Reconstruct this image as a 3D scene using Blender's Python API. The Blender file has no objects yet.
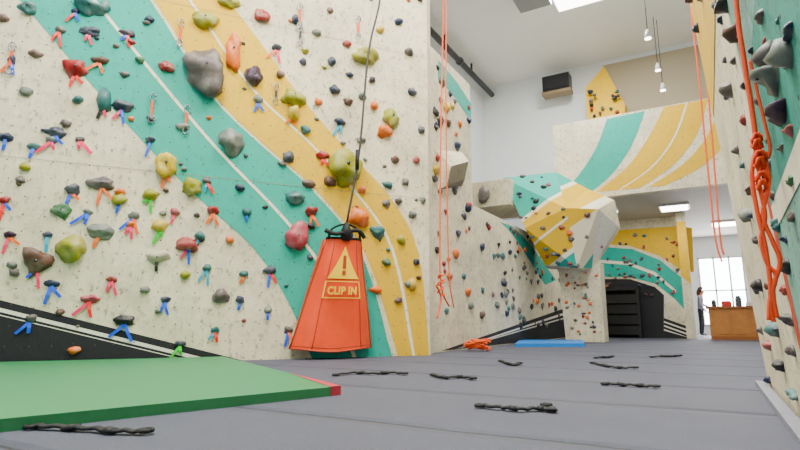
import bpy, bmesh, math, random
from mathutils import Vector, Matrix, noise
R=random.Random(7)
F=533.33; TH=math.radians(10.3); YAW=math.radians(29.8); H=0.5
CAM=Vector((0,0,H))
cam_rot=Matrix.Rotation(YAW,3,'Z')@Matrix.Rotation(math.pi/2+TH,3,'X')
def ray(u,v): return cam_rot@Vector(((u-400)/F,(225-v)/F,-1))
def on_a(u,v,a):
    r=ray(u,v); return CAM+r*(a/r.y)
def on_b(u,v,b):
    r=ray(u,v); return CAM+r*(b/r.x)
def on_z(u,v,z=0.0):
    r=ray(u,v); return CAM+r*((z-H)/r.z)
# ---------------- materials
SAT=1.25
def lin(h):
    h=h.lstrip('#'); c=[int(h[i:i+2],16)/255 for i in (0,2,4)]
    c=[((x+.055)/1.055)**2.4 if x>.04045 else x/12.92 for x in c]
    L=.3*c[0]+.6*c[1]+.1*c[2]
    return tuple(min(1,max(0.002,L+(x-L)*SAT)) for x in c)+(1,)
MC={}
def new(name):
    m=bpy.data.materials.new(name); m.use_nodes=True
    nt=m.node_tree; return m,nt,nt.nodes['Principled BSDF']
def N(nt,t,**k):
    n=nt.nodes.new(t)
    for a,b in k.items(): setattr(n,a,b)
    return n
def mix(nt,fac,a,b):
    m=N(nt,'ShaderNodeMix',data_type='RGBA')
    for s,x in ((0,fac),(6,a),(7,b)):
        if isinstance(x,(tuple,float,int)): m.inputs[s].default_value=x
        else: nt.links.new(x,m.inputs[s])
    return m.outputs[2]
def plain(name,col,rough=.6,metal=0,bump=0,var=.12,scale=20,emit=0,chalk=0):
    if name in MC: return MC[name]
    m,nt,b=new(name); c=lin(col)
    n=N(nt,'ShaderNodeTexNoise'); n.inputs['Scale'].default_value=scale
    tc=N(nt,'ShaderNodeTexCoord'); nt.links.new(tc.outputs['Object'],n.inputs['Vector'])
    d=tuple(x*(1-var*2) for x in c[:3])+(1,)
    out=mix(nt,n.outputs['Fac'],d,tuple(min(1,x*(1+var)) for x in c[:3])+(1,))
    if chalk:
        n2=N(nt,'ShaderNodeTexNoise'); n2.inputs['Scale'].default_value=6; n2.inputs['Detail'].default_value=5; nt.links.new(tc.outputs['Object'],n2.inputs['Vector'])
        r=N(nt,'ShaderNodeMapRange'); r.inputs[1].default_value=.45; r.inputs[2].default_value=.8; r.inputs[4].default_value=chalk; nt.links.new(n2.outputs['Fac'],r.inputs[0])
        out=mix(nt,r.outputs[0],out,(.5,.48,.42,1))
    nt.links.new(out,b.inputs['Base Color'])
    b.inputs['Roughness'].default_value=rough; b.inputs['Metallic'].default_value=metal
    if bump:
        bp=N(nt,'ShaderNodeBump'); bp.inputs['Strength'].default_value=bump
        nt.links.new(n.outputs['Fac'],bp.inputs['Height']); nt.links.new(bp.outputs[0],b.inputs['Normal'])
    if emit:
        b.inputs['Emission Color'].default_value=c; b.inputs['Emission Strength'].default_value=emit
    MC[name]=m; return m
def climb(name,col,dirt=.5,dark='#544d40'):
    """painted textured climbing wall: chalk/rubber smudges, t-nut grid"""
    if name in MC: return MC[name]
    m,nt,b=new(name); c=lin(col)
    uv=N(nt,'ShaderNodeUVMap')
    v=N(nt,'ShaderNodeTexVoronoi',voronoi_dimensions='2D'); v.inputs['Scale'].default_value=4.6; v.inputs['Randomness'].default_value=0.25
    nt.links.new(uv.outputs[0],v.inputs['Vector'])
    lt=N(nt,'ShaderNodeMath',operation='LESS_THAN'); lt.inputs[1].default_value=.04
    nt.links.new(v.outputs['Distance'],lt.inputs[0])
    n1=N(nt,'ShaderNodeTexNoise'); n1.inputs['Scale'].default_value=.9; n1.inputs['Detail'].default_value=9; n1.inputs['Roughness'].default_value=.76
    mp=N(nt,'ShaderNodeMapping'); mp.inputs['Scale'].default_value=(9,4.5,5)
    nt.links.new(uv.outputs[0],mp.inputs[0])
    n2=N(nt,'ShaderNodeTexNoise'); n2.inputs['Scale'].default_value=1.6; n2.inputs['Detail'].default_value=6; n2.inputs['Roughness'].default_value=.75
    nt.links.new(uv.outputs[0],n1.inputs['Vector']); nt.links.new(mp.outputs[0],n2.inputs['Vector'])
    r1=N(nt,'ShaderNodeMapRange'); r1.inputs[1].default_value=.40; r1.inputs[2].default_value=.72; r1.inputs[4].default_value=.85*dirt
    nt.links.new(n1.outputs['Fac'],r1.inputs[0])
    r2=N(nt,'ShaderNodeMapRange'); r2.inputs[1].default_value=.54; r2.inputs[2].default_value=.66; r2.inputs[4].default_value=min(1,1.1*dirt)
    nt.links.new(n2.outputs['Fac'],r2.inputs[0])
    c1=mix(nt,r1.outputs[0],c,lin(dark)); c2=mix(nt,r2.outputs[0],c1,lin(dark)); c3=mix(nt,lt.outputs[0],c2,lin('#3a382f'))
    nt.links.new(c3,b.inputs['Base Color']); b.inputs['Roughness'].default_value=.75
    bp=N(nt,'ShaderNodeBump'); bp.inputs['Strength'].default_value=.4; bp.inputs['Distance'].default_value=.02
    nt.links.new(n2.outputs['Fac'],bp.inputs['Height']); nt.links.new(bp.outputs[0],b.inputs['Normal'])
    MC[name]=m; return m
YC='#dcb600'; TCOL='#3fa796'; CC='#ebe2c8'
CREAM=climb('painted_cream',CC,.6); TEAL=climb('painted_teal',TCOL,.3,'#2f6258'); YEL=climb('painted_yellow',YC,.22,'#8a7000')
BLK=climb('painted_black','#131318',.2,'#28282e'); WLN=climb('painted_white_line','#ece8da',.2)
LCREAM=climb('painted_light_line','#f0ead4',.2)
def wallpaint(n,c): return plain(n,c,.8,var=.02,scale=2)
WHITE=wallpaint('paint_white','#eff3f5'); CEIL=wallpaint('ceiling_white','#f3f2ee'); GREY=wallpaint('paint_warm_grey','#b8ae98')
# ---------------- mesh builder
class MB:
    def __init__(s): s.v=[];s.f=[];s.m=[];s.uv=[];s.sm=[];s.mats=[]
    def mi(s,mat):
        if mat not in s.mats: s.mats.append(mat)
        return s.mats.index(mat)
    def face(s,pts,mat,uv=None,smooth=False):
        i=len(s.v); s.v+=[Vector(p) for p in pts]; s.f.append(list(range(i,i+len(pts))))
        s.m.append(s.mi(mat)); s.uv.append(uv or [(p[0]+p[1]*.7,p[2]) for p in pts]); s.sm.append(smooth)
    def prism(s,pts,vec,mat,uv=None,side=None):
        pts=[Vector(p) for p in pts]; vec=Vector(vec); q=[p+vec for p in pts]
        s.face(pts,mat,uv); s.face(q[::-1],side or mat,uv[::-1] if uv else None)
        n=len(pts)
        for i in range(n):
            j=(i+1)%n; s.face([pts[i],q[i],q[j],pts[j]],side or mat)
    def box(s,lo,hi,mat):
        x0,y0,z0=lo;x1,y1,z1=hi
        s.prism([(x0,y0,z0),(x1,y0,z0),(x1,y1,z0),(x0,y1,z0)],(0,0,z1-z0),mat)
    def mesh(s,verts,faces,mat,smooth=True):
        i=len(s.v); s.v+=verts; k=s.mi(mat)
        for f in faces:
            s.f.append([i+x for x in f]); s.m.append(k); s.sm.append(smooth)
            s.uv.append([(verts[x][0]+verts[x][1]*.7,verts[x][2]) for x in f])
    def tube(s,pts,r,mat,seg=8,flat=1.0):
        pts=[Vector(p) for p in pts]; vs=[];fs=[]
        for i,p in enumerate(pts):
            t=(pts[min(i+1,len(pts)-1)]-pts[max(i-1,0)]).normalized()
            ref=Vector((0,0,1)) if abs(t.z)<.9 else Vector((1,0,0))
            x=t.cross(ref).normalized(); y=x.cross(t)
            rr=r[i] if isinstance(r,list) else r
            for k in range(seg):
                a=2*math.pi*k/seg; vs.append(p+x*math.cos(a)*rr+y*math.sin(a)*rr*flat)
        for i in range(len(pts)-1):
            for k in range(seg):
                k2=(k+1)%seg; fs.append([i*seg+k,i*seg+k2,(i+1)*seg+k2,(i+1)*seg+k])
        fs.append(list(range(seg))[::-1]); fs.append([(len(pts)-1)*seg+k for k in range(seg)])
        s.mesh(vs,fs,mat)
    def obj(s,name,parent=None):
        me=bpy.data.meshes.new(name)
        me.from_pydata([tuple(v) for v in s.v],[],s.f)
        for m in s.mats: me.materials.append(m)
        ul=me.uv_layers.new(name='UVMap')
        li=0
        for p,mi,uv,sm in zip(me.polygons,s.m,s.uv,s.sm):
            p.material_index=mi; p.use_smooth=sm
            for k in range(len(uv)): ul.data[li].uv=uv[k]; li+=1
        o=bpy.data.objects.new(name,me); bpy.context.scene.collection.objects.link(o)
        if parent: o.parent=parent
        return o
def sm_poly(pts,n=4):
    out=[]
    for i in range(len(pts)-1):
        p0=pts[max(i-1,0)];p1=pts[i];p2=pts[i+1];p3=pts[min(i+2,len(pts)-1)]
        for k in range(n):
            t=k/n
            out.append(tuple(.5*((2*p1[j])+(-p0[j]+p2[j])*t+(2*p0[j]-5*p1[j]+4*p2[j]-p3[j])*t*t+(-p0[j]+3*p1[j]-3*p2[j]+p3[j])*t**3) for j in range(len(p1))))
    out.append(tuple(pts[-1])); return out
class Plane:
    def __init__(s,P0,d,up,n):
        s.P0=Vector(P0);s.d=Vector(d).normalized();s.up=Vector(up).normalized();s.n=Vector(n).normalized()
    def hit(s,u,v):
        r=ray(u,v); t=(s.P0-CAM).dot(s.n)/r.dot(s.n); p=CAM+r*t-s.P0
        return p.dot(s.d),p.dot(s.up),t
    def pt(s,a,h,o=0): return s.P0+s.d*a+s.up*h+s.n*o
    def poly(s,mb,sh,mat,off): mb.face([s.pt(a,h,off) for a,h in sh],mat,uv=[tuple(x) for x in sh])
    def pxpoly(s,mb,px,mat,off,smax=None,clampz=True):
        sh=[]
        for u,v in px:
            a,h,_=s.hit(u,v)
            if smax is not None: a=min(a,smax)
            sh.append((a,max(h,0.0) if clampz else h))
        s.poly(mb,sh,mat,off)
    def slab(s,mb,sh,mat,th=.15):
        mb.prism([s.pt(a,h) for a,h in sh],-s.n*th,mat,uv=[tuple(x) for x in sh])
    def band(s,mb,L,Rr,mat,off,smax=None):
        A=[s.hit(*p)[:2] for p in sm_poly(L)]; B=[s.hit(*p)[:2] for p in sm_poly(Rr)]
        fx=lambda p:(min(p[0],smax) if smax is not None else p[0],max(p[1],0))
        for i in range(len(A)-1):
            s.poly(mb,[fx(A[i]),fx(B[i]),fx(B[i+1]),fx(A[i+1])],mat,off)
bm=bmesh.new(); bmesh.ops.create_icosphere(bm,subdivisions=3,radius=1); ICV=[v.co.copy() for v in bm.verts]; ICF=[[v.index for v in f.verts] for f in bm.faces]; bm.free()
bm=bmesh.new(); bmesh.ops.create_icosphere(bm,subdivisions=2,radius=1); IC2V=[v.co.copy() for v in bm.verts]; IC2F=[[v.index for v in f.verts] for f in bm.faces]; bm.free()
HB=plain('hold_bolt','#55555a',.35,.8)
def hold(mb,c,X,Y,Z,w,h,dp,mat,kind,seed,hi=True,bolt=True):
    V,Fc=(ICV,ICF) if hi else (IC2V,IC2F)
    vs=[]; off=Vector((seed*3.1,seed*1.7,seed*.9))
    ang=R.uniform(-.35,.35); ca,sa=math.cos(ang),math.sin(ang)
    for q in V:
        x,y,z=q
        k=1+.5*noise.noise(q*1.3+off)+(.18*noise.noise(q*3+off))
        x*=k;y*=k;z*=k
        if kind=='w':
            f=.25+.75*(y+1)/2; x*=f*1.15; z*=(.3+.75*(y+1)/2)
        elif kind=='j':
            if y>0: z*=1.35; x*=1.1
            z-=.35*max(0,.5-abs(y-.75))*2*max(0,q.z)
            z*=(.6+.5*(y+1)/2)
        elif kind=='p':
            x*=(1-.35*abs(z)); z*=1.1
        x,y=x*ca-y*sa,x*sa+y*ca
        z=max(z,-.02)
        vs.append(c+X*(x*w/2)+Y*(y*h/2)+Z*(z*dp))
    mb.mesh(vs,Fc,mat)
    if bolt:
        r=min(w,h)*.06; p=c+Z*(dp*.86)+Y*(h*.05)
        mb.tube([p,p+Z*dp*.16],r,HB,6)
HC={'g':'#645c5a','t':'#386866','n':'#202c44','r':'#962420','o':'#e07c08','y':'#d0b400','v':'#98962a','b':'#5c4034','p':'#a84c58','k':'#1e1c20','s':'#747a72','c':'#c0b8a4','e':'#44704c','m':'#361f34'}
HM={k:plain('hold_resin_'+k,v,.5,bump=.15,var=.18,scale=30,chalk=.4) for k,v in HC.items()}
TC={'b':'#0858d8','o':'#ff7c00','r':'#f0300c','p':'#ff3070','g':'#20c850','c':'#08a0c0','k':'#181818','y':'#e8d820'}
TM={k:plain('tape_'+k,v,.5,var=.03) for k,v in TC.items()}
def tag(mb,c,X,Y,Z,k,sc=1):
    base=R.uniform(-.35,.35)
    for j,a in enumerate((-.45,.4) if R.random()<.8 else (-.2,)):
        a+=base+R.uniform(-.2,.2); L=R.uniform(.09,.2)*sc; w=R.uniform(.013,.018)*sc
        mat=TM[k] if j==0 or R.random()<.6 else TM[R.choice('bopr')]
        dr=(Y*-math.cos(a)+X*math.sin(a)); sd=(X*math.cos(a)+Y*math.sin(a))
        p=c+Z*(.02+j*.004)
        mid=p+dr*L*.5+Z*.012; 
        mb.prism([p-sd*w,p+sd*w,mid+sd*w,mid-sd*w],Z*.003,mat)
        e=p+dr*L+X*R.uniform(-.02,.02)
        mb.prism([mid-sd*w,mid+sd*w,e+sd*w,e-sd*w*.8],Z*.003,mat)
CEILZ=8.7
# ================= floor
def carpet():
    m,nt,b=new('carpet_grey')
    tc=N(nt,'ShaderNodeTexCoord'); 
    n=N(nt,'ShaderNodeTexNoise'); n.inputs['Scale'].default_value=90; n.inputs['Detail'].default_value=4
    n2=N(nt,'ShaderNodeTexNoise'); n2.inputs['Scale'].default_value=1.5; n2.inputs['Detail'].default_value=6; n2.inputs['Roughness'].default_value=.65
    for q in (n,n2): nt.links.new(tc.outputs['Object'],q.inputs['Vector'])
    sp=N(nt,'ShaderNodeSeparateXYZ'); nt.links.new(tc.outputs['Object'],sp.inputs[0])
    n3=N(nt,'ShaderNodeMath',operation='MULTIPLY_ADD'); n3.inputs[1].default_value=.08; nt.links.new(n2.outputs['Fac'],n3.inputs[0]); nt.links.new(sp.outputs['Y'],n3.inputs[2])
    pp=N(nt,'ShaderNodeMath',operation='PINGPONG'); pp.inputs[1].default_value=.61; nt.links.new(n3.outputs[0],pp.inputs[0])
    mr=N(nt,'ShaderNodeMapRange'); mr.inputs[1].default_value=0; mr.inputs[2].default_value=.022; mr.inputs[3].default_value=1; mr.inputs[4].default_value=0
    nt.links.new(pp.outputs[0],mr.inputs[0])
    base=mix(nt,n.outputs['Fac'],lin('#282a34'),lin('#5a5c6a'))
    b2=mix(nt,.5,base,mix(nt,n2.outputs['Fac'],lin('#30323c'),lin('#5c5e6c')))
    b3=mix(nt,mr.outputs[0],b2,lin('#16161c'))
    nt.links.new(b3,b.inputs['Base Color']); b.inputs['Roughness'].default_value=.7
    mr2=N(nt,'ShaderNodeMapRange'); mr2.inputs[2].default_value=.09; nt.links.new(pp.outputs[0],mr2.inputs[0])
    ad=N(nt,'ShaderNodeMath',operation='MULTIPLY_ADD'); ad.inputs[1].default_value=.14; nt.links.new(n.outputs['Fac'],ad.inputs[0]); nt.links.new(mr2.outputs[0],ad.inputs[2])
    bp=N(nt,'ShaderNodeBump'); bp.inputs['Strength'].default_value=1; bp.inputs['Distance'].default_value=.05
    nt.links.new(ad.outputs[0],bp.inputs['Height']); nt.links.new(bp.outputs[0],b.inputs['Normal'])
    return m
mb=MB(); mb.box((-11,-5,-.1),(5.2,25.2,0),carpet()); mb.obj('floor')
# ================= Wall A
A0=Vector((-6.98,3.14,0)); A1=Vector((-3.77,7.51,0)); dA=(A1-A0).normalized(); LA=(A1-A0).length
nA=Vector((dA.y,-dA.x,0))
PA=Plane(A0,dA,(0,0,1),nA)
mb=MB(); PA.slab(mb,[(-5,0),(LA,0),(LA,CEILZ),(-5,CEILZ)],CREAM,.2)
tl=[(-60,-90),(20,0),(105,100),(190,190),(255,250),(292,310),(312,360)]
tr=[(75,-90),(150,0),(208,92),(262,146),(310,188),(362,255),(392,358)]
PA.band(mb,tl,tr,TEAL,.004,LA)
yl=[(80,-90),(154,0),(212,92),(266,146),(314,188),(366,255),(398,358)]
yr=[(150,-90),(228,0),(300,96),(345,148),(392,200),(419,255),(429,356)]
PA.band(mb,yl,yr,YEL,.004,LA)
PA.band(mb,[(20,-90),(92,0),(150,72),(216,150),(285,222),(330,285),(352,358)],[(24,-90),(96,0),(154,72),(220,150),(289,222),(334,285),(356,358)],LCREAM,.007,LA)
PA.band(mb,[(112,-90),(188,0),(250,88),(305,140),(352,190),(391,250),(412,357)],[(115,-90),(191,0),(253,88),(308,140),(355,190),(394,250),(415,357)],LCREAM,.007,LA)
s0,h0,_=PA.hit(0,300); s1,h1,_=PA.hit(242,362); h1=0
sl=(h1-h0)/(s1-s0)
PA.poly(mb,[(-5,0),(s1,0),(-5,h0+sl*(-5-s0))],BLK,.005)
for d1,d2 in ((.085,.13),(.16,.17)):
    PA.poly(mb,[(-5,h0+sl*(-5-s0)-d1),(s1+d1/sl,0),(s1+d2/sl,0),(-5,h0+sl*(-5-s0)-d2)],WLN,.008)
JN=plain('panel_joint','#9a9380',.8)
for z in (2.44,4.88,7.3): PA.poly(mb,[(-5,z),(LA,z),(LA,z+.006),(-5,z+.006)],JN,.009)
mb.obj('wall_left')
# ================= wall B and return
PB=Plane((-4.0,0,0),(0,1,0),(0,0,1),(1,0,0))
mb=MB()
mb.prism([A1,(-4.0,8.1,0),(-4.2,8.1,0),(-4.1,7.6,0)],(0,0,CEILZ),CREAM)
TZ=PB.hit(470,85)[1]; AE=PB.hit(472,180)[0]
BZ=PB.hit(475,206)[1]
PB.slab(mb,[(8.0,0),(AE,0),(AE,TZ),(8.0,TZ)],CREAM,.25)
PB.slab(mb,[(AE,0),(18.9,0),(18.9,BZ),(AE,BZ)],CREAM,.25)
PB.band(mb,[(438,60),(455,80),(471,104)],[(438,78),(455,98),(471,122)],TEAL,.005)
PB.band(mb,[(500,222),(515,238),(545,285)],[(512,226),(530,245),(556,280)],TEAL,.005)
hB=PB.hit(556,308)[1]; eB=PB.hit(556,338)[0]
PB.poly(mb,[(8.4,0.02),(18.8,0.02),(18.8,hB*18.8/eB),],BLK,.006)
for d1,d2 in ((.12,.2),(.3,.34)):
    PB.poly(mb,[(8.9,.02),(18.8,hB*18.8/eB-d1-.02),(18.8,hB*18.8/eB-d2-.02),(9.1,.02)],WLN,.009)
mb.obj('wall_left_rear')
mb=MB()
GV=climb('painted_grey_panel','#8f8674',.5)
def PBp(u,v,o): 
    a,h,_=PB.hit(u,v); return PB.pt(a,h,o)
base=[PBp(436,150,.0),PBp(462,152,.0),PBp(462,186,.0),PBp(438,190,.0)]
q=[PBp(440,168,.22),PBp(458,163,.22),PBp(459,180,.12),PBp(441,186,.12)]
mb.face(q,GV)
for i in range(4): mb.face([base[i],base[(i+1)%4],q[(i+1)%4],q[i]],CREAM if i!=2 else GV)
mb.obj('climbing_volume')
# ================= building walls / ceiling
LB=-6.3; BA=17.0
mb=MB(); mb.box((LB-.2,7.9,0),(LB,BA+.2,CEILZ),WHITE); mb.obj('wall_building_left')
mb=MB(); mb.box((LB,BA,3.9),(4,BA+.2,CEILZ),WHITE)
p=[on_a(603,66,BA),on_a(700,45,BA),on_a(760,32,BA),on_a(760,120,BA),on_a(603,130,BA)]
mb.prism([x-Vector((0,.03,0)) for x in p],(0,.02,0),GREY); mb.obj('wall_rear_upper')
mb=MB(); mb.box((-11,-5,CEILZ),(5.2,BA+.3,CEILZ+.2),CEIL); mb.obj('ceiling')
FA=24.5; MZ=on_a(650,187,14.5).z
wl,wr=on_a(697,258,FA),on_a(740,310,FA)
mb=MB(); x0,x1,zt,zb=wl.x,wr.x+.3,wl.z,wr.z-.6
mb.box((-6,FA,0),(x0,FA+.2,MZ),WHITE); mb.box((x1,FA,0),(5,FA+.2,MZ),WHITE); mb.box((x0,FA,zt),(x1,FA+.2,MZ),WHITE); mb.box((x0,FA,0),(x1,FA+.2,zb),WHITE)
mb.obj('wall_rear_lower')
FR=plain('window_frame_paint','#d8d8d4',.4,var=.02)
GL=plain('window_daylight_glass','#f2f7ff',.2,var=0,emit=14)
mb=MB(); mb.box((x0,FA+.1,zb),(x1,FA+.12,zt),GL)
for xx in (x0,(x0*2+x1)/3,(x0+2*x1)/3,x1-.06): mb.box((xx,FA-.02,zb),(xx+.06,FA+.1,zt),FR)
mb.box((x0,FA-.02,zt-.06),(x1,FA+.1,zt),FR); mb.box((x0,FA-.05,zb),(x1,FA+.1,zb+.06),FR); mb.box((x0,FA-.02,(zb+zt)/2),(x1,FA+.1,(zb+zt)/2+.05),FR)
mb.obj('window_1')
mb=MB(); mb.box((4.0,5.4,0),(4.2,FA,CEILZ),WHITE); mb.obj('wall_right_rear')
# ================= right wall (overhanging slightly)
lean=Vector((-.075,0,1)).normalized(); nR=Vector((-1,0,-.075)).normalized()
PR=Plane((.36,0,0),(0,1,0),lean,nR)
mb=MB()
PR.slab(mb,[(-3,0),(5.3,0),(5.3,CEILZ),(-3,CEILZ)],CREAM,.3)
TEALD=climb('painted_teal_grey','#86b4a6',.8,'#44544e')
sT=PR.hit(752,110)[0]
mb_top=PR.hit(715,50)[1]
PR.poly(mb,[(sT,mb_top),(5.3,mb_top),(5.3,CEILZ),(sT,CEILZ)],YEL,.005)
PR.poly(mb,[(-3,0.15),(sT,.15),(sT,CEILZ),(-3,CEILZ)],TEALD,.006)
PR.poly(mb,[(sT,0.1),(sT+.12,.1),(sT+.12,1.35),(sT,1.35)],climb('painted_red_edge','#b84a1f',.3),.007)
PR.poly(mb,[(-3,1.15),(sT,.9),(sT,1.0),(-3,1.3)],LCREAM,.009)
PR.poly(mb,[(-3,1.30),(sT,1.0),(sT,1.5),(-3,2.3)],climb('painted_teal_dark','#46988a',.7,'#22403b'),.009)
mb.obj('wall_right')
mb=MB(); mb.box((.27,-3,0),(.335,5.3,.035),plain('edge_strip_grey','#80808a',.6)); mb.obj('baseboard_right')
# ================= mezzanine
MA=14.5
PM=Plane((0,MA,0),(1,0,0),(0,0,1),(0,-1,0))
mb=MB()
def M(u,v): return PM.hit(u,v)[:2]
xr=2.6
tR=M(715,97); bL=M(556,192); tz=tR[1]
PM.slab(mb,[(bL[0],MZ-.12),(xr,MZ-.12),(xr,tz),(bL[0],tz)],CREAM,.25)
mb.box((bL[0],MA+.25,MZ),(bL[0]+.2,BA-.02,tz),CREAM)
PM.band(mb,[(558,196),(578,176),(596,148),(607,119)],[(590,193),(612,174),(632,145),(645,111)],TEAL,.005)
PM.band(mb,[(596,192),(626,168),(648,138),(664,107)],[(640,188),(672,166),(696,136),(708,99)],YEL,.005)
PM.band(mb,[(618,190),(650,168),(673,138),(686,103)],[(620,190),(652,168),(675,138),(688,103)],LCREAM,.008)
PM.band(mb,[(648,187),(682,165),(706,138),(717,112)],[(664,186),(696,170),(718,152),(724,138)],YEL,.005)
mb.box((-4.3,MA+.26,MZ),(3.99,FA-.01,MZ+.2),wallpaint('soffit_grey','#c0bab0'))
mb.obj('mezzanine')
mb=MB(); a=[on_a(465,181,12.6),on_a(510,178,12.6),on_a(510,204,12.6),on_a(465,212,12.6)]
a=[Vector((-6.2,12.6,a[1].z)),a[1],a[2],Vector((-6.2,12.6,a[2].z))]
mb.prism(a,(0,1.8,0),CREAM); mb.obj('climbing_ledge')
# ================= faceted boulder + pillar
V={0:on_a(503,178,12.9),1:on_a(556,172,14.0),2:on_a(525,228,12.7),3:on_a(545,265,13.6),4:on_a(577,268,13.4),5:on_a(566,208,12.9),6:on_a(598,209,13.4),7:on_a(618,226,14.2),8:on_a(592,268,14.3),9:on_a(588,189,14.3),10:on_a(614,200,14.4)}
def stripes(name,P,Q,els):
    m,nt,b=new(name); tc=N(nt,'ShaderNodeTexCoord'); d=(Q-P); d=d/d.length_squared
    vm=N(nt,'ShaderNodeVectorMath',operation='SUBTRACT'); nt.links.new(tc.outputs['Object'],vm.inputs[0]); vm.inputs[1].default_value=tuple(P)
    dt=N(nt,'ShaderNodeVectorMath',operation='DOT_PRODUCT'); nt.links.new(vm.outputs[0],dt.inputs[0]); dt.inputs[1].default_value=tuple(d)
    cr=N(nt,'ShaderNodeValToRGB'); cr.color_ramp.interpolation='CONSTANT'
    cr.color_ramp.elements[0].color=lin(els[0][1]); cr.color_ramp.elements[1].position=els[1][0]; cr.color_ramp.elements[1].color=lin(els[1][1])
    for p,c in els[2:]:
        e=cr.color_ramp.elements.new(p); e.color=lin(c)
    nt.links.new(dt.outputs['Value'],cr.inputs[0]); nt.links.new(cr.outputs[0],b.inputs['Base Color']); b.inputs['Roughness'].default_value=.7
    return m
STR=stripes('painted_boulder_stripes',V[0],V[4],[(0,TCOL),(.40,'#f0ead4'),(.43,YC),(.62,'#f0ead4'),(.64,YC),(.84,'#f0ead4'),(.88,TCOL)])
STR2=stripes('painted_boulder_top',V[1],V[7],[(0,TCOL),(.22,'#f0ead4'),(.28,YC),(.62,'#f0ead4'),(.7,CC)])
STR3=stripes('painted_boulder_front',V[5],V[8],[(0,YC),(.22,CC),(.8,TCOL)])
mb=MB()
for f,mt in (((0,1,5),STR),((0,5,2),STR),((2,5,4),STR),((2,4,3),STR),((1,9,5),STR2),((9,6,5),STR2),((5,6,4),STR3),((6,7,8),WLN),((6,8,4),STR3),((9,10,6),STR2),((10,7,6),CREAM)):
    mb.face([V[i] for i in f],mt)
bk={i:V[i]+Vector((-.2 if i in(0,2,3) else 0,max(0,14.6-V[i].y),0)) for i in V}
ring=[0,2,3,4,8,7,10,9,1]
for i in range(len(ring)):
    j=(i+1)%len(ring); mb.face([V[ring[i]],V[ring[j]],bk[ring[j]],bk[ring[i]]],CREAM)
mb.face([bk[i] for i in ring],CREAM)
mb.obj('faceted_climbing_boulder')
mb=MB(); pl=on_a(562,268,14.3); pr=on_a(600,268,14.3)
mb.prism([(pl.x,14.3,0),(pr.x,14.3,0),(pr.x,14.3,pl.z+.1),(pl.x-.1,14.3,pl.z+.1)],(0,.6,0),CREAM)
mb.obj('climbing_pillar')
# ================= lower rear climbing area
PL=Plane((0,19,0),(1,0,0),(0,0,1),(0,-1,0))
mb=MB()
Lx=-3.9; Rx=PL.hit(691,300)[0]
PL.slab(mb,[(Lx,0),(Rx,0),(Rx,MZ-.01),(Lx,MZ-.01)],CREAM,.25)
PL.pxpoly(mb,[(590,232),(680,226),(692,228),(694,272),(684,272),(660,256),(630,246),(590,243)],YEL,.005)
PL.pxpoly(mb,[(590,246),(632,249),(660,260),(682,278),(692,290),(692,318),(676,300),(656,284),(630,277),(590,277)],TEAL,.006)
PL.pxpoly(mb,[(590,259),(628,262),(655,272),(676,290),(676,293),(654,275),(628,265),(590,262)],LCREAM,.009)
PL.pxpoly(mb,[(590,279),(630,279),(655,287),(664,295),(664,340),(590,340)],BLK,.007)
PL.pxpoly(mb,[(664,318),(692,328),(692,340),(664,340)],BLK,.007)
for o in (0,4,8): PL.pxpoly(mb,[(664,321+o),(692,331+o),(692,332.5+o),(664,322.5+o)],WLN,.01)
mb.obj('wall_rear_climbing')
mb=MB()
BK2=plain('black_padding','#0e0f12',.5)
l=on_a(600,292,18.6);r=on_a(637,292,18.6)
for i in range(4):
    z=.1+i*.33
    mb.box((l.x,18.55,z),(r.x,18.95,z+.28),BK2)
mb.box((l.x-.05,18.5,0),(l.x+.03,18.98,1.6),BK2); mb.box((r.x-.03,18.5,0),(r.x+.05,18.98,1.6),BK2); mb.box((l.x,18.5,1.5),(r.x,18.98,1.6),BK2)
mb.obj('equipment_rack')
mb=MB(); x=on_a(693,300,18.6)
mb.box((x.x-.25,18.4,0),(x.x,18.75,MZ-.01),CREAM)
mb.prism([(x.x-.25,18.395,1.9),(x.x,18.395,1.6),(x.x,18.395,MZ-.3),(x.x-.25,18.395,MZ-.3)],(0,-.004,0),YEL); mb.obj('climbing_post')
# ================= upper yellow panel
mb=MB(); pts=[on_a(585,88,16.2),on_a(604,66,16.5),on_a(625,104,16.2),on_a(625,122,16.0),on_a(588,130,16.0)]
mb.prism(pts,(0,.35,0),YEL); mb.obj('climbing_panel_yellow')
mb=MB(); c=on_a(557,85,16.5)
BKP=plain('black_plastic','#101012',.4)
mb.box((c.x-.42,16.3,c.z-.22),(c.x+.42,16.75,c.z+.28),BKP); mb.box((c.x-.36,16.27,c.z-.17),(c.x+.36,16.3,c.z+.22),plain('speaker_grille','#202022',.8,bump=.4,scale=200))
mb.box((c.x-.05,16.75,c.z-.05),(c.x+.05,17.0,c.z+.05),BKP); mb.box((c.x-.45,16.3,c.z-.34),(c.x+.45,16.7,c.z-.24),plain('speaker_bracket','#8a7a60',.5))
mb.obj('wall_speaker')
mb=MB(); PK=plain('pipe_dark','#303034',.45)
mb.tube([(LB+.35,y,CEILZ-.35) for y in (8,9,11,13,15,16.9)],.09,PK,12)
for y in (9,11,13,15): mb.box((LB+.32,y,CEILZ-.35),(LB+.38,y+.04,CEILZ),PK)
for y in (10,14): mb.tube([(LB+.35,y,CEILZ-.35),(LB+.35,y+.12,CEILZ-.35)],.12,PK,12)
mb.obj('ceiling_pipe')
LM=plain('lamp_diffuser','#fffdf5',.3,var=0,emit=12)
FM=plain('lamp_housing','#c8c8c8',.4,var=.02)
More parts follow.
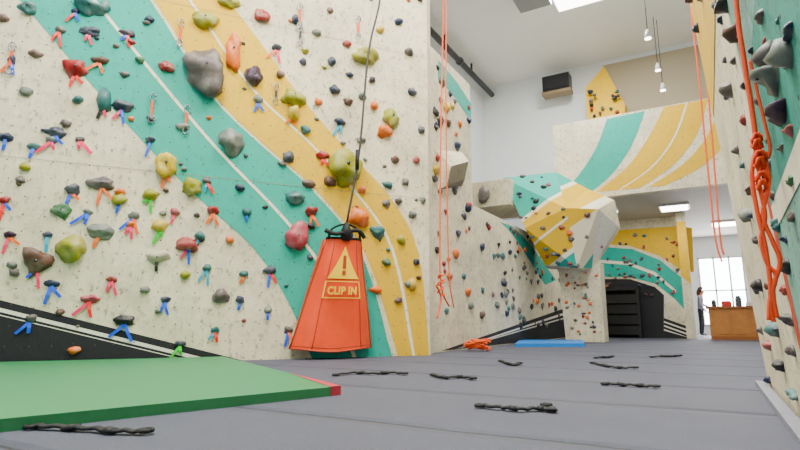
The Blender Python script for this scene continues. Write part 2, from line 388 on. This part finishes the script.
def ceil_fix(name,c,sx,sy,z,power,down=.12):
    mb=MB(); mb.box((c.x-sx/2-.05,c.y-sy/2-.05,z-down),(c.x+sx/2+.05,c.y+sy/2+.05,z-.001),FM); mb.box((c.x-sx/2,c.y-sy/2,z-down-.03),(c.x+sx/2,c.y+sy/2,z-down),LM)
    o=mb.obj(name)
    l=bpy.data.lights.new(name+'_light','AREA'); l.shape='RECTANGLE'; l.size=sx; l.size_y=sy; l.energy=power; l.color=(1,.99,.965)
    lo=bpy.data.objects.new('light_source',l); bpy.context.scene.collection.objects.link(lo); lo.location=(c.x,c.y,z-down-.06); lo.parent=o
c=on_z(578,-9,CEILZ); ceil_fix('ceiling_light',c,1.2,1.1,CEILZ,450,.06)
for x,y,e in ((-2.5,1.0,440),(-4.5,2.5,280),(-1.5,5.5,600),(-2.0,-2.5,330)): ceil_fix('ceiling_light',Vector((x,y,0)),2.4,1.4,CEILZ,e)
c=on_z(674,206,MZ); ceil_fix('soffit_light',c,.7,.7,MZ,35,.06)
c=on_z(728,222,MZ); ceil_fix('soffit_light',c,.9,.8,MZ,100,.06)
ceil_fix('soffit_light',Vector((-2.6,16.8,0)),.9,.5,MZ,30,.06)
c=on_z(530,-10,CEILZ); mb=MB(); mb.box((c.x-.4,c.y-.5,CEILZ-.25),(c.x+.4,c.y+.5,CEILZ-.01),plain('duct_grey','#8c8c8c',.5)); mb.obj('ceiling_vent')
for (u,v,yy) in ((648,38,12.5),(658,70,15.0),(663,90,15.2)):
    p=on_a(u,v,yy); mb=MB(); 
    mb.tube([(p.x,p.y,CEILZ),(p.x,p.y,p.z+.2)],.01,PK,6); mb.tube([(p.x,p.y,p.z+.2),(p.x,p.y,p.z+.1),(p.x,p.y,p.z)],[.03,.06,.08],FM,14)
    mb.tube([(p.x,p.y,p.z-.005),(p.x,p.y,p.z-.02)],.07,LM,14); mb.obj('pendant_lamp')
# ================= holds
DATA="""28,8,16,14,t,,b 90,8,24,18,t,,j 105,8,10,14,t,,b 76,12,8,6,n,r,b 89,32,18,9,n,p,j 128,34,14,8,m,b,j 36,54,12,8,b,,b 76,70,28,20,r,r,w 100,61,14,9,b,o,j
167,67,16,12,r,,b 205,72,38,46,g,b,b 233,52,16,38,o,,p 262,16,16,13,r,,b 205,20,24,17,v,,b 230,3,22,12,v,,b 254,77,17,21,m,,b 277,48,10,8,n,o,j 293,98,22,20,v,,b 293,113,14,18,y,o,p
366,57,26,18,v,,b 391,118,17,22,v,,b 384,132,15,13,o,,b 344,168,32,36,v,,b 231,142,24,26,s,,b 166,165,20,26,y,o,b 191,187,18,18,v,,b 183,127,13,9,s,,j 104,100,14,28,t,k,p 122,107,18,12,n,p,j
26,92,13,10,s,,b 6,137,14,9,n,b,j 34,147,12,7,t,b,j 56,133,20,10,n,b,j 52,140,10,7,s,p,j 72,190,14,12,n,b,j 102,184,24,13,g,o,j 5,200,10,8,r,r,b 62,211,24,16,e,,w 119,200,14,12,v,b,b
134,216,10,8,s,b,j 151,195,15,12,v,g,b 207,181,9,7,g,c,b 213,211,12,9,r,o,j 38,263,34,26,b,b,w 72,249,24,24,v,,b 100,232,24,14,s,o,j 131,224,10,7,o,p,b 160,226,15,12,y,g,b 157,258,26,14,c,k,w
188,245,22,15,r,p,b 200,236,10,10,t,c,b 12,265,10,7,s,,b 52,284,14,7,n,b,j 90,299,16,9,p,p,j 125,321,16,10,k,b,j 112,279,9,7,r,p,b 220,296,16,14,g,,b 244,274,9,7,t,o,b 207,268,9,8,t,c,b 270,270,12,9,n,b,b
296,238,22,28,p,,b 294,199,17,14,t,,j 308,184,13,9,b,,j 311,212,12,10,r,o,j 288,158,12,13,n,,b 322,156,14,9,r,r,j 330,182,12,10,b,,b 362,190,9,8,o,,b 359,218,22,20,o,,b 378,234,20,14,t,,w
386,203,9,7,g,,b 412,284,10,14,y,,p 375,290,13,8,o,,b 395,350,10,8,v,b,b 74,350,12,8,o,,b 194,352,18,7,n,r,j 180,344,10,7,n,g,j 115,357,9,6,o,,b 409,52,11,9,g,,b 398,22,9,7,n,,b 412,92,10,8,n,,b 335,90,11,10,n,,b
348,102,10,8,b,,j 317,33,9,8,s,,b 332,62,10,8,n,,b 347,44,9,7,r,,b 362,96,9,8,s,,b 374,106,8,10,o,,b 361,140,10,7,s,,b 340,122,11,8,n,c,b 303,62,8,7,n,,b 247,212,10,8,t,b,b 240,188,10,8,n,,b
318,102,9,8,o,,b 305,130,10,9,t,,b 350,75,8,6,n,,b 395,160,9,8,b,,b 405,182,8,8,g,,b 388,185,10,8,t,,b 412,215,9,8,s,,b 401,240,10,9,v,,b 416,262,7,7,n,,b 398,300,8,7,b,,b 258,100,9,9,s,b,j 330,11,8,6,b,,b 380,30,9,8,y,,b
372,80,7,7,m,,b 421,130,7,9,n,,b 416,160,7,8,r,,b 423,200,6,8,s,,b 350,235,8,7,n,,b 386,262,10,8,e,,b 268,310,8,7,s,b,b 288,330,9,7,g,b,j 145,290,9,7,s,,b 165,300,9,7,n,b,j 30,320,9,6,n,b,b 60,312,8,6,b,,b 215,330,8,7,t,c,j
12,60,7,10,n,o,b 3,18,10,9,b,,b 150,140,9,7,n,b,j 80,140,8,6,k,p,j 20,180,9,7,g,,b 48,235,9,7,n,c,j 88,212,9,7,s,b,j 10,235,10,8,m,p,j 175,212,9,8,p,p,b 230,240,9,8,o,,b 185,275,10,9,v,,b 240,300,9,8,n,b,j 60,30,10,8,g,r,b 150,20,9,8,n,,b 140,60,10,8,e,,b 295,20,9,10,n,,b 280,75,8,8,b,,b"""
mh=MB(); mt=MB(); i=0
XA,YA,ZA=dA,Vector((0,0,1)),nA
for tok in DATA.split():
    x,y,w,h,c,t,k=tok.split(','); x,y,w,h=map(float,(x,y,w,h))
    s,z,tt=PA.hit(x,y); p=PA.pt(s,z); sc=tt/F; i+=1
    if z<.15: continue
    big=w>15
    hold(mh,p,XA,YA,ZA,w*sc*1.0,h*sc,min(w,h)*sc*(.45 if big else .55),HM[c],k,i,hi=big,bolt=big)
    if t: tag(mt,PA.pt(s,z-h*sc*.3),XA,YA,ZA,t,1.15)
for j in range(170):
    s=R.uniform(-4.5,LA-.1); z=R.uniform(.4,8)
    w=R.uniform(.05,.13); hold(mh,PA.pt(s,z),XA,YA,ZA,w,w*.8,w*.5,HM[R.choice('ngtbrosvgsk')],R.choice('bj'),j,False,False)
mh.obj('climbing_holds'); mt.obj('route_tape_tags')
QD=plain('sling_orange','#e0601c',.7); QK=plain('carabiner_metal','#8b8f96',.3,.9)
def draw(u,v,P,L=.3,mat=QD):
    s,z,t=P.hit(u,v); mb=MB()
    c=P.pt(s,z,.03)
    def ringp(cc,r1,r2):
        pts=[cc+P.d*(r1*math.cos(a))+P.up*(r2*math.sin(a)) for a in [2*math.pi*k/14 for k in range(15)]]
        mb.tube(pts,.009,QK,6)
    ringp(c,.035,.06); ringp(c-P.up*L,.035,.06)
    a=c-P.up*.05; b=c-P.up*(L-.05)
    mb.prism([a-P.d*.016,a+P.d*.016,b+P.d*.016,b-P.d*.016],P.n*.008,mat)
    mb.obj('quickdraw')
for u,v in ((13,48),(181,24),(153,98),(300,8),(187,110),(358,20)): draw(u,v,PA)
for u,v in ((276,88),(300,30)): draw(u,v,PA,.22,plain('sling_dark','#2b3038',.7))
mh=MB(); Y1=Vector((0,0,1))
for j in range(42):
    a=R.uniform(8.2,AE-.1); z=R.uniform(.5,TZ-.2); s=R.uniform(.09,.2)
    hold(mh,PB.pt(a,z),PB.d,Y1,PB.n,s*1.3,s,s*.4,HM[R.choice('ngtbrosyknk')],R.choice('bjw'),j,False,False)
for j in range(100):
    a=R.uniform(AE+.1,18); z=R.uniform(.4,BZ-.1); s=R.uniform(.08,.18)
    hold(mh,PB.pt(a,z),PB.d,Y1,PB.n,s*1.5,s,s*.35,HM[R.choice('ngtbnrosgkkk')],R.choice('bjw'),j,False,False)
p=on_a(484,195,12.55); hold(mh,p,Vector((1,0,0)),Y1,Vector((0,-1,0)),.3,.4,.15,HM['g'],'b',3,False,False)
mh.obj('climbing_holds')
mh=MB()
RD="""778,75,34,34,s,j 786,112,30,22,m,b 765,15,16,12,g,b 722,20,8,7,n,b 735,60,8,7,g,b 728,95,8,8,n,b 745,120,9,9,r,b 738,150,9,8,g,b 772,165,14,12,n,b 795,180,14,12,e,b 750,190,8,8,b,b 780,225,14,14,t,b 795,215,12,12,g,b
790,265,16,16,k,b 757,240,8,8,g,b 772,285,12,10,b,b 792,320,16,14,k,j 770,345,12,10,r,b 783,365,14,12,k,b 796,395,14,12,t,b 758,290,8,8,n,b 762,330,9,8,g,b 795,30,18,14,n,b 755,50,10,8,n,b 760,100,9,8,n,b 716,5,7,7,n,b 785,148,12,10,g,j 745,85,8,8,k,b 770,380,10,8,n,b
790,60,16,14,k,b 794,130,16,14,r,j 776,195,10,9,b,b 786,290,10,9,r,b 794,350,12,10,g,b 778,330,9,9,n,b 768,40,9,9,r,b 782,20,10,8,t,b 741,35,7,7,b,b 726,60,6,6,n,b 744,165,7,7,t,b 752,215,7,7,n,b 770,140,8,8,e,b 788,240,10,9,n,j"""
i=0
for tok in RD.split():
    x,y,w,h,c,k=tok.split(','); x,y,w,h=map(float,(x,y,w,h)); i+=1
    s,z,t=PR.hit(x,y); s=min(s,5.15); sc=t/F
    hold(mh,PR.pt(s,z),PR.d,PR.up,PR.n,w*sc*1.8,h*sc,w*sc*.55,HM[c],k,i,True,True)
for j in range(50):
    s=R.uniform(0,5.1); z=R.uniform(.4,6); hold(mh,PR.pt(s,z),PR.d,PR.up,PR.n,.12,.09,.06,HM[R.choice('ngtbsk')],'b',j,False,False)
mh.obj('climbing_holds')
mh=MB(); FN=Vector((0,-1,0)); FX=Vector((1,0,0))
for j in range(34):
    u=R.uniform(566,597);v=R.uniform(272,335); hold(mh,on_a(u,v,14.3),FX,Y1,FN,R.uniform(.05,.11),R.uniform(.05,.1),.05,HM[R.choice('ngtbrosk')],'b',j,False,False)
for j in range(50):
    u=R.uniform(602,690);v=R.uniform(232,300); hold(mh,on_a(u,v,19),FX,Y1,FN,R.uniform(.07,.17),R.uniform(.07,.15),.06,HM[R.choice('ngtbroskp')],'b',j,False,False)
for j in range(14):
    u=R.uniform(590,621);v=R.uniform(90,118); hold(mh,on_a(u,v,16.1),FX,Y1,FN,R.uniform(.08,.16),R.uniform(.08,.16),.1,HM[R.choice('ngtbrosk')],'b',j,False,False)
tris=[(0,1,5),(0,5,2),(2,5,4),(5,6,4),(6,7,8),(2,4,3)]
for j in range(36):
    a,b,c=[V[k] for k in tris[R.randrange(6)]]; r1,r2=sorted((R.random(),R.random()))
    p=a*r1+b*(r2-r1)+c*(1-r2); n=(b-a).cross(c-a).normalized()
    if n.y>0: n=-n
    X=Y1.cross(n).normalized()*-1; s=R.uniform(.06,.14)
    hold(mh,p,X,n.cross(X),n,s*1.2,s,s*.5,HM[R.choice('ngtbroskpt')],'b',j,False,False)
mh.obj('climbing_holds')
# ================= belay gate
OR=plain('vinyl_orange','#e85e00',.5,var=.1,bump=.1,scale=6); ORD=plain('vinyl_seam','#a04404',.5,var=.05)
YS=plain('print_yellow','#ffd000',.5,var=.02)
sL,zb_,_=PA.hit(288,350); sR,_,_=PA.hit(369,350); zb_=max(zb_,.08)
sTL,zt_,_=PA.hit(321,241); sTR,_,_=PA.hit(354,241)
mb=MB(); nn=12; mm=10
rows=[]
for i in range(nn+1):
    f=i/nn; l=sL*(1-f)+sTL*f; r=sR*(1-f)+sTR*f; z=zb_*(1-f)+zt_*f
    row=[]
    for k in range(mm+1):
        g=k/mm; e=min(1,g/.16,(1-g)/.16)
        off=.08+.20*f+(.14*(1-f)+.10)*e+.014*math.sin(9*f+5*g)+.02*math.sin(math.pi*g)
        row.append(PA.pt(l+(r-l)*g,z+(.02*math.cos(g*7) if i==0 else 0),off))
    rows.append(row)
vs=[p for r_ in rows for p in r_]; fs=[[i*(mm+1)+k,i*(mm+1)+k+1,(i+1)*(mm+1)+k+1,(i+1)*(mm+1)+k] for i in range(nn) for k in range(mm)]
mb.mesh(vs,fs,OR,smooth=True)
back=[]
for i in range(nn+1):
    for k in (0,1):
        q=rows[i][0 if k==0 else mm]; back.append(q-nA*(.08+.18*i/nn-.04))
mb.mesh(back,[[2*i,2*i+2,2*i+3,2*i+1] for i in range(nn)],ORD)
for e,kk in ((0,0),(1,mm)):
    for i in range(nn): mb.face([rows[i][kk],rows[i+1][kk],back[2*(i+1)+e],back[2*i+e]],OR)
    mb.tube([rows[i][kk] for i in range(nn+1)],.014,ORD,6)
for kk in (2,mm-2): mb.tube([rows[i][kk] for i in range(nn+1)],.006,ORD,6)
mb.tube(rows[0],.012,ORD,6); mb.tube(rows[-1],.018,plain('webbing_black','#0c0c0e',.7),6)
mb.tube([p.lerp(q_,.35) for p,q_ in zip(rows[0],rows[1])],.005,ORD,6)
for k in range(mm):
    a0=rows[0][k]; a1=rows[0][k+1]; w0=a0-nA*((a0-A0).dot(nA)-.03); w1=a1-nA*((a1-A0).dot(nA)-.03)
    mb.face([a0,a1,w1,w0],ORD)
WB=MC['webbing_black']
ring=[PA.pt(sTL+.02,zt_+.0,.32),PA.pt(sTL+.06,zt_+.13,.36),PA.pt((sTL+sTR)/2,zt_+.2,.4),PA.pt(sTR-.06,zt_+.13,.36),PA.pt(sTR-.02,zt_,.32)]
mb.tube(sm_poly(ring),.028,WB,8,.5)
mb.tube(sm_poly([PA.pt(sTL-.05,zt_+.1,.38),PA.pt(sTL+.1,zt_+.05,.42),PA.pt(sTR-.1,zt_+.12,.42),PA.pt(sTR+.02,zt_+.02,.4)]),.03,WB,8)
mb.tube([PA.pt((sTL+sTR)/2,zt_-.02,.36),PA.pt((sTL+sTR)/2,zt_+.1,.4),PA.pt((sTL+sTR)/2,zt_+.22,.4)],[.07,.08,.03],WB,10)
gate=mb.obj('belay_gate')
def gpt(g,f,o=.012):
    i=f*nn; i0=min(int(i),nn-1); fi=i-i0; k=g*mm; k0=min(int(k),mm-1); fk=k-k0
    a=rows[i0][k0].lerp(rows[i0][k0+1],fk); b=rows[i0+1][k0].lerp(rows[i0+1][k0+1],fk)
    n_=(rows[i0][k0+1]-rows[i0][k0]).cross(rows[i0+1][k0]-rows[i0][k0]).normalized()
    if n_.dot(nA)<0:n_=-n_
    return a.lerp(b,fi)+n_*o
mb=MB()
def stri(a,b,c,mat,o,nsub=6):
    def P(w): return gpt(a[0]*w[0]+b[0]*w[1]+c[0]*w[2],a[1]*w[0]+b[1]*w[1]+c[1]*w[2],o)
    for i in range(nsub):
        for j in range(nsub-i):
            w=lambda x,y:((nsub-x-y)/nsub,x/nsub,y/nsub)
            mb.face([P(w(i,j)),P(w(i+1,j)),P(w(i,j+1))],mat)
            if j<nsub-i-1: mb.face([P(w(i+1,j)),P(w(i+1,j+1)),P(w(i,j+1))],mat)
stri((.20,.63),(.80,.63),(.5,.93),YS,.012)
def rect(g0,g1,f0,f1,mat,o=.014,n1=4):
    for i in range(n1):
        a=g0+(g1-g0)*i/n1;b=g0+(g1-g0)*(i+1)/n1
        mb.face([gpt(a,f0,o),gpt(b,f0,o),gpt(b,f1,o),gpt(a,f1,o)],mat)
rect(.465,.535,.72,.84,ORD,.02,1); rect(.465,.535,.665,.70,ORD,.02,1)
rect(.2,.8,.455,.463,YS); rect(.2,.8,.60,.608,YS); rect(.195,.207,.455,.608,YS,n1=1); rect(.793,.805,.455,.608,YS,n1=1)
mb.obj('warning_sign',gate)
def text(body,g,f,size,parent):
    cu=bpy.data.curves.new('t','FONT'); cu.body=body; cu.align_x='CENTER'; cu.size=size; cu.extrude=.002; cu.offset=.005; cu.space_character=1.08
    o=bpy.data.objects.new('lettering',cu); bpy.context.scene.collection.objects.link(o)
    dg=bpy.context.evaluated_depsgraph_get(); me=bpy.data.meshes.new_from_object(o.evaluated_get(dg)); bpy.data.objects.remove(o)
    for v in me.vertices:
        f_=f+v.co.y*.80; i=min(max(f_,0),1)
        wid=(sR-sL)*(1-i)+(sTR-sTL)*i
        v.co=gpt(g+v.co.x/wid,i,.022+v.co.z)
    me.materials.clear(); me.materials.append(YS)
    o=bpy.data.objects.new('lettering',me); bpy.context.scene.collection.objects.link(o); o.parent=parent
text('CLIP IN',.5,.492,.118,gate)
mb=MB(); a=PA.hit(362,60); b=PA.hit(376,-5)
pts=[PA.pt((sTL+sTR)/2,zt_+.2,.4),PA.pt(PA.hit(352,150)[0],PA.hit(352,150)[1]-.1,.35),PA.pt(a[0],a[1],.3),PA.pt(b[0],b[1],.25),PA.pt(b[0]+.1,8.3,.2)]
mb.tube(sm_poly(pts),.016,plain('belay_webbing','#2c2c30',.6),6)
c=PA.pt(b[0]+.1,8.3,.2); mb.box((c.x-.15,c.y-.15,8.25),(c.x+.15,c.y+.15,8.65),FM); mb.tube([PA.pt(PA.hit(349,176)[0],PA.hit(349,176)[1],.37)+Vector((0,0,x)) for x in (0,.3)],.03,WB,8)
mb.obj('auto_belay_line')
# ================= ropes
RO=plain('rope_orange','#ff7000',.7,var=.12,scale=90); RR=plain('rope_red','#ff6400',.7,var=.15,scale=90)
def knot(mb,c,r,mat,h=.2,w=.07,turns=3):
    pts=[]
    for k in range(turns*10+1):
        t=k/10*2*math.pi; pts.append((c.x+w*math.cos(t)*(1+.3*math.sin(t*.7)),c.y+w*math.sin(t),c.z+h*(k/(turns*10)-.5)+.02*math.sin(3*t)))
    mb.tube(pts,r,mat,7)
def rope(pxs,b,r,mat,knots=(),kw=.07):
    mb=MB(); pts=[on_b(u,v,b) for u,v in pxs]
    t=pts[0].copy(); t.z=8.5
    P=[tuple(t)]+[tuple(x) for x in pts]
    mb.tube(sm_poly(P,8),r,mat,8)
    for (u,v,h) in knots: knot(mb,on_b(u,v,b),r,mat,h,kw)
    return mb
mb=rope([(443,10),(441,120),(440,230),(441,285),(449,306)],-3.7,.014,RO,[(441,285,.35)],.05)
p=[on_b(446,0,-3.6),on_b(446,120,-3.6),on_b(448,240,-3.6),on_b(450,285,-3.6),on_b(454,308,-3.6)]
mb.tube(sm_poly([tuple(x) for x in [Vector((p[0].x,p[0].y,8.5))]+p],6),.011,RO,7)
p=[on_b(436,285,-3.7),on_b(441,298,-3.7),on_b(437,318,-3.7)]; mb.tube(sm_poly([tuple(x) for x in p],6),.016,RO,7)
mb.obj('climbing_rope')
def arope(pxs,a,r,mat,mb):
    pts=[on_a(u,v,a) for u,v in pxs]
    mb.tube(sm_poly([tuple(x) for x in pts],8),r,mat,8)
mb=MB(); arope([(682,-90),(690,0),(698,70),(706,150),(715,235),(722,262)],9,.013,RO,mb)
arope([(688,-90),(699,0),(706,70),(713,150),(720,235),(724,255)],9,.013,RO,mb)
mb.obj('climbing_rope')
mb=MB(); a=2.35
arope([(722,-160),(736,0),(744,60),(752,110),(757,150),(760,175)],a,.0095,RR,mb)
for u,v,h,w in ((757,142,.045,.014),(760,160,.05,.017),(762,182,.06,.016)): knot(mb,on_a(u,v,a),.008,RR,h,w,2)
arope([(756,150),(752,175),(757,210),(765,245),(770,280),(771,310),(774,322)],a,.008,RR,mb)
arope([(762,150),(769,180),(763,215),(772,240),(780,262),(773,290),(777,318)],a,.008,RR,mb)
arope([(758,180),(765,215),(761,240),(768,265),(776,275),(770,300),(769,320)],a,.008,RR,mb)
arope([(750,60),(758,95),(764,120),(770,150),(763,168)],a,.006,RR,mb)
mb.obj('climbing_rope')
mb=MB(); arope([(718,-20),(727,60),(737,130),(742,170),(747,210)],4.6,.008,plain('cord_dark','#50403a',.7),mb); mb.obj('hanging_cord')
# ================= floor items
GM=plain('mat_green_vinyl','#1f7c48',.4,var=.08,bump=.05,scale=3); GMS=plain('mat_green_side','#3f7c54',.5,var=.1); RM=plain('mat_red_vinyl','#b84452',.5)
mz=.06
a=on_z(341,386,mz); f0=on_z(0,419,mz); bk_=on_z(232,361,mz); bl=PA.pt(-2.5,0,.05)
bk_=PA.pt((bk_-A0).dot(dA),0,.05); 
bk_.z=bl.z=0; a.z=f0.z=0
fl=f0+(f0-a)*.5
pts=[fl,a,bk_,bl]
mb=MB(); mb.prism(pts,(0,0,mz),GM,side=GMS)
c1=a.lerp(fl,.03); c2=a.lerp(bk_,.3)
mb.face([a+Vector((0,0,mz+.003)),c2+Vector((0,0,mz+.003)),c1+Vector((0,0,mz+.003))],RM)
mb.face([a+Vector((0.003,-.003,0)),c1+Vector((0.003,-.003,0)),c1+Vector((0.003,-.003,mz)),a+Vector((0.003,-.003,mz))],RM)
mb.obj('crash_mat')
BM=plain('mat_blue_vinyl','#2a78c0',.5,var=.06); mb=MB()
p0=on_z(515,347);p1=on_z(585,347);p2=on_z(582,342.5);p3=on_z(520,342.5)
mb.prism([p0,p1,p2,p3],(0,0,.07),BM); mb.obj('floor_mat_blue')
def strap(pxs):
    mb=MB(); pts=[on_z(u,v,.012) for u,v in pxs]
    P=sm_poly([tuple(p) for p in pts],6); P=[(p[0]+R.uniform(-.004,.004),p[1]+R.uniform(-.008,.008),.012+.01*abs(math.sin(i*.9))) for i,p in enumerate(P)]
    mb.tube(P,.022,WB,8,.45)
    for p in (P[0],P[-1]):
        c=Vector(p); mb.tube([c+Vector((.028*math.cos(t),.03*math.sin(t),.004)) for t in [k*math.pi/5 for k in range(11)]],.01,WB,6)
    for f in (.3,.6):
        k=int(len(P)*f); mb.tube([P[k],P[k+2]],.03,WB,8,.5)
    mb.obj('webbing_strap')
strap([(32,427),(60,428),(95,430),(120,432),(145,432)]); strap([(336,375),(355,373),(372,374),(390,373),(405,374)]); strap([(433,375),(445,378),(460,377),(473,379)])
strap([(480,406),(500,408),(520,410),(538,409),(554,411),(546,407)]); strap([(592,363),(606,366),(620,368),(636,368)]); strap([(605,384),(622,385),(640,386),(656,387)])
strap([(501,361),(512,365),(520,364)]); strap([(652,357),(680,356)]); strap([(596,358),(612,357)])
mb=MB(); c=on_z(479,350,.02)
pts=[]
for k in range(90):
    t=k*.42; rr=.14+.09*math.sin(k*.37); pts.append((c.x+rr*math.cos(t)*1.1,c.y+rr*math.sin(t),.02+.0018*k+.03*abs(math.sin(k*.8))))
mb.tube(sm_poly(pts,3),.018,RO,6); mb.obj('rope_coil')
# ================= reception counter & clutter
WD=plain('wood_counter','#b88050',.45,var=.15,scale=6); WD2=plain('wood_top','#925c38',.4,var=.1)
l=on_a(711,337,18.0); r=on_a(750,337,18.0); mb=MB()
mb.box((l.x,18.0,0),(r.x+1.0,18.7,.88),WD); mb.box((l.x-.06,17.93,.88),(r.x+1.06,18.78,.94),WD2); mb.box((l.x+.03,17.98,.0),(r.x+1,18.0,.1),WD2)
k=l.x+.1
while k<r.x+.6: mb.box((k,17.975,.16),(k+.38,18.0,.8),WD); k+=.48
mb.obj('reception_counter')
mb=MB()
for dx,w,h,cc in ((.1,.12,.2,'#333333'),(.35,.25,.16,'#c8402c'),(.7,.15,.3,'#4a4a50'),(.95,.2,.12,'#e0d8c8')):
    mb.box((l.x+dx,18.2,.94),(l.x+dx+w,18.4,.94+h*.8),plain('clutter_'+cc[1:],cc,.5)); mb.box((l.x+dx+.02,18.22,.94+h*.8),(l.x+dx+w-.02,18.38,.94+h),plain('clutter_'+cc[1:],cc,.5))
mb.obj('counter_supplies')
# ================= person
pp=on_z(703,336.3); 
def skin(verts,edges,rad,name):
    me=bpy.data.meshes.new(name); me.from_pydata(verts,edges,[]); o=bpy.data.objects.new(name,me); bpy.context.scene.collection.objects.link(o)
    o.modifiers.new('s','SKIN')
    for i,r_ in enumerate(rad):
        me.skin_vertices[0].data[i].radius=r_ if isinstance(r_,tuple) else (r_,r_)
    me.skin_vertices[0].data[0].use_root=True
    s2=o.modifiers.new('u','SUBSURF'); s2.levels=1
    dg=bpy.context.evaluated_depsgraph_get(); dg.update(); m2=bpy.data.meshes.new_from_object(o.evaluated_get(dg))
    bpy.data.objects.remove(o); return m2
vs=[(0,0,.92),(0.01,0,1.05),(.02,0,1.22),(.04,0,1.36),(.06,0,1.44),(.08,0,1.50),(.10,0,1.57),(.10,0,1.64),
 (.0,.09,.86),(.03,.10,.47),(0,.10,.09),(.13,.11,.04),
 (.0,-.09,.86),(-.02,-.10,.47),(-.06,-.10,.09),(.07,-.11,.04),
 (.04,.17,1.37),(.08,.21,1.12),(.28,.17,1.02),(.35,.16,1.01),
 (.04,-.17,1.37),(.0,-.22,1.10),(.14,-.21,.90),(.19,-.20,.84)]
es=[(0,1),(1,2),(2,3),(3,4),(4,5),(5,6),(6,7),(0,8),(8,9),(9,10),(10,11),(0,12),(12,13),(13,14),(14,15),(3,16),(16,17),(17,18),(18,19),(3,20),(20,21),(21,22),(22,23)]
rd=[(.14,.11),(.12,.095),(.14,.10),(.13,.09),.055,.06,.095,.075,.09,.06,.042,.035,.09,.06,.042,.035,.058,.043,.032,.028,.058,.043,.032,.028]
me=skin(vs,es,rd,'body')
SK=plain('skin','#c98f72',.5,var=.05); SH=plain('shirt_fabric','#8a8694',.8); PT=plain('trousers_dark','#23242c',.8); HR=plain('hair_dark','#2a1c16',.6); SHO=plain('shoe','#1a1a1c',.5)
mb=MB()
V0=[v.co.copy() for v in me.vertices]; 
groups={}
for f in me.polygons:
    c=f.center
    if c.z<.09: m_=SHO
    elif c.z<.95 and abs(c.y)<.17: m_=PT
    elif c.z>1.42: m_=SK
    elif (c.x>.24 and c.z<1.1 and c.y>0) or (c.x>.12 and c.z<.93): m_=SK
    else: m_=SH
    groups.setdefault(m_,[]).append(list(f.vertices))
for m_,fs in groups.items(): mb.mesh([v.copy() for v in V0],fs,m_)
for sx,(hx,hy,hz) in ((1,(.35,.16,1.01)),(-1,(.19,-.20,.84))):
    fv=[(hx,hy,hz),(hx+.05,hy,hz-.01)];fe=[(0,1)];fr=[.026,(.034,.02)]
    for q,(dy,L) in enumerate(((-.03,.065),(-.01,.08),(.01,.075),(.03,.055))):
        n0=len(fv); fv+=[(hx+.09,hy+dy,hz-.01),(hx+.09+L*.5,hy+dy*1.1,hz-.02),(hx+.09+L*.9,hy+dy*1.1,hz-.045)]; fe+=[(1,n0),(n0,n0+1),(n0+1,n0+2)]; fr+=[.011,.009,.008]
    n0=len(fv); fv+=[(hx+.04,hy-.045*sx,hz),(hx+.08,hy-.065*sx,hz-.01)]; fe+=[(1,n0),(n0,n0+1)]; fr+=[.011,.009]
    hm=skin(fv,fe,fr,'hand'); mb.mesh([v.co.copy() for v in hm.vertices],[list(f.vertices) for f in hm.polygons],SK)
def ell(c,r,mat,cut=None):
    vv=[]
    for q in IC2V:
        p=Vector((q.x*r[0],q.y*r[1],q.z*r[2]))
        if cut and q.x>cut and q.z<.45: p.x=cut*r[0]
        vv.append(Vector(c)+p)
    mb.mesh(vv,IC2F,mat)
ell((.075,0,1.63),(.115,.105,.12),HR,.25); ell((-.01,0,1.52),(.07,.085,.13),HR)
ell((.205,0,1.585),(.022,.014,.02),SK)
for y_ in (-.035,.035): ell((.185,y_,1.61),(.012,.014,.009),HR); ell((.10,y_*2.7,1.59),(.02,.012,.03),SK)
ell((.185,0,1.545),(.012,.025,.006),plain('lips','#a8544c',.5))
o=mb.obj('person'); o.location=(pp.x,pp.y,0)
# ================= world, lights, camera
w=bpy.data.worlds.new('World'); bpy.context.scene.world=w; w.use_nodes=True
bg=w.node_tree.nodes['Background']; bg.inputs[0].default_value=(.95,.98,1,1); bg.inputs[1].default_value=.72
l=bpy.data.lights.new('window_daylight','AREA'); l.shape='RECTANGLE'; l.size=2; l.size_y=2; l.energy=320
lo=bpy.data.objects.new('window_daylight',l); bpy.context.scene.collection.objects.link(lo); lo.location=((x0+x1)/2,FA-.1,1.8); lo.rotation_euler=(-math.pi/2,0,0)
cd=bpy.data.cameras.new('camera'); cd.lens=24; cd.sensor_width=36; cd.clip_start=.05
co=bpy.data.objects.new('camera',cd); bpy.context.scene.collection.objects.link(co); co.location=CAM; co.rotation_euler=(math.pi/2+TH,0,YAW)
bpy.context.scene.camera=co
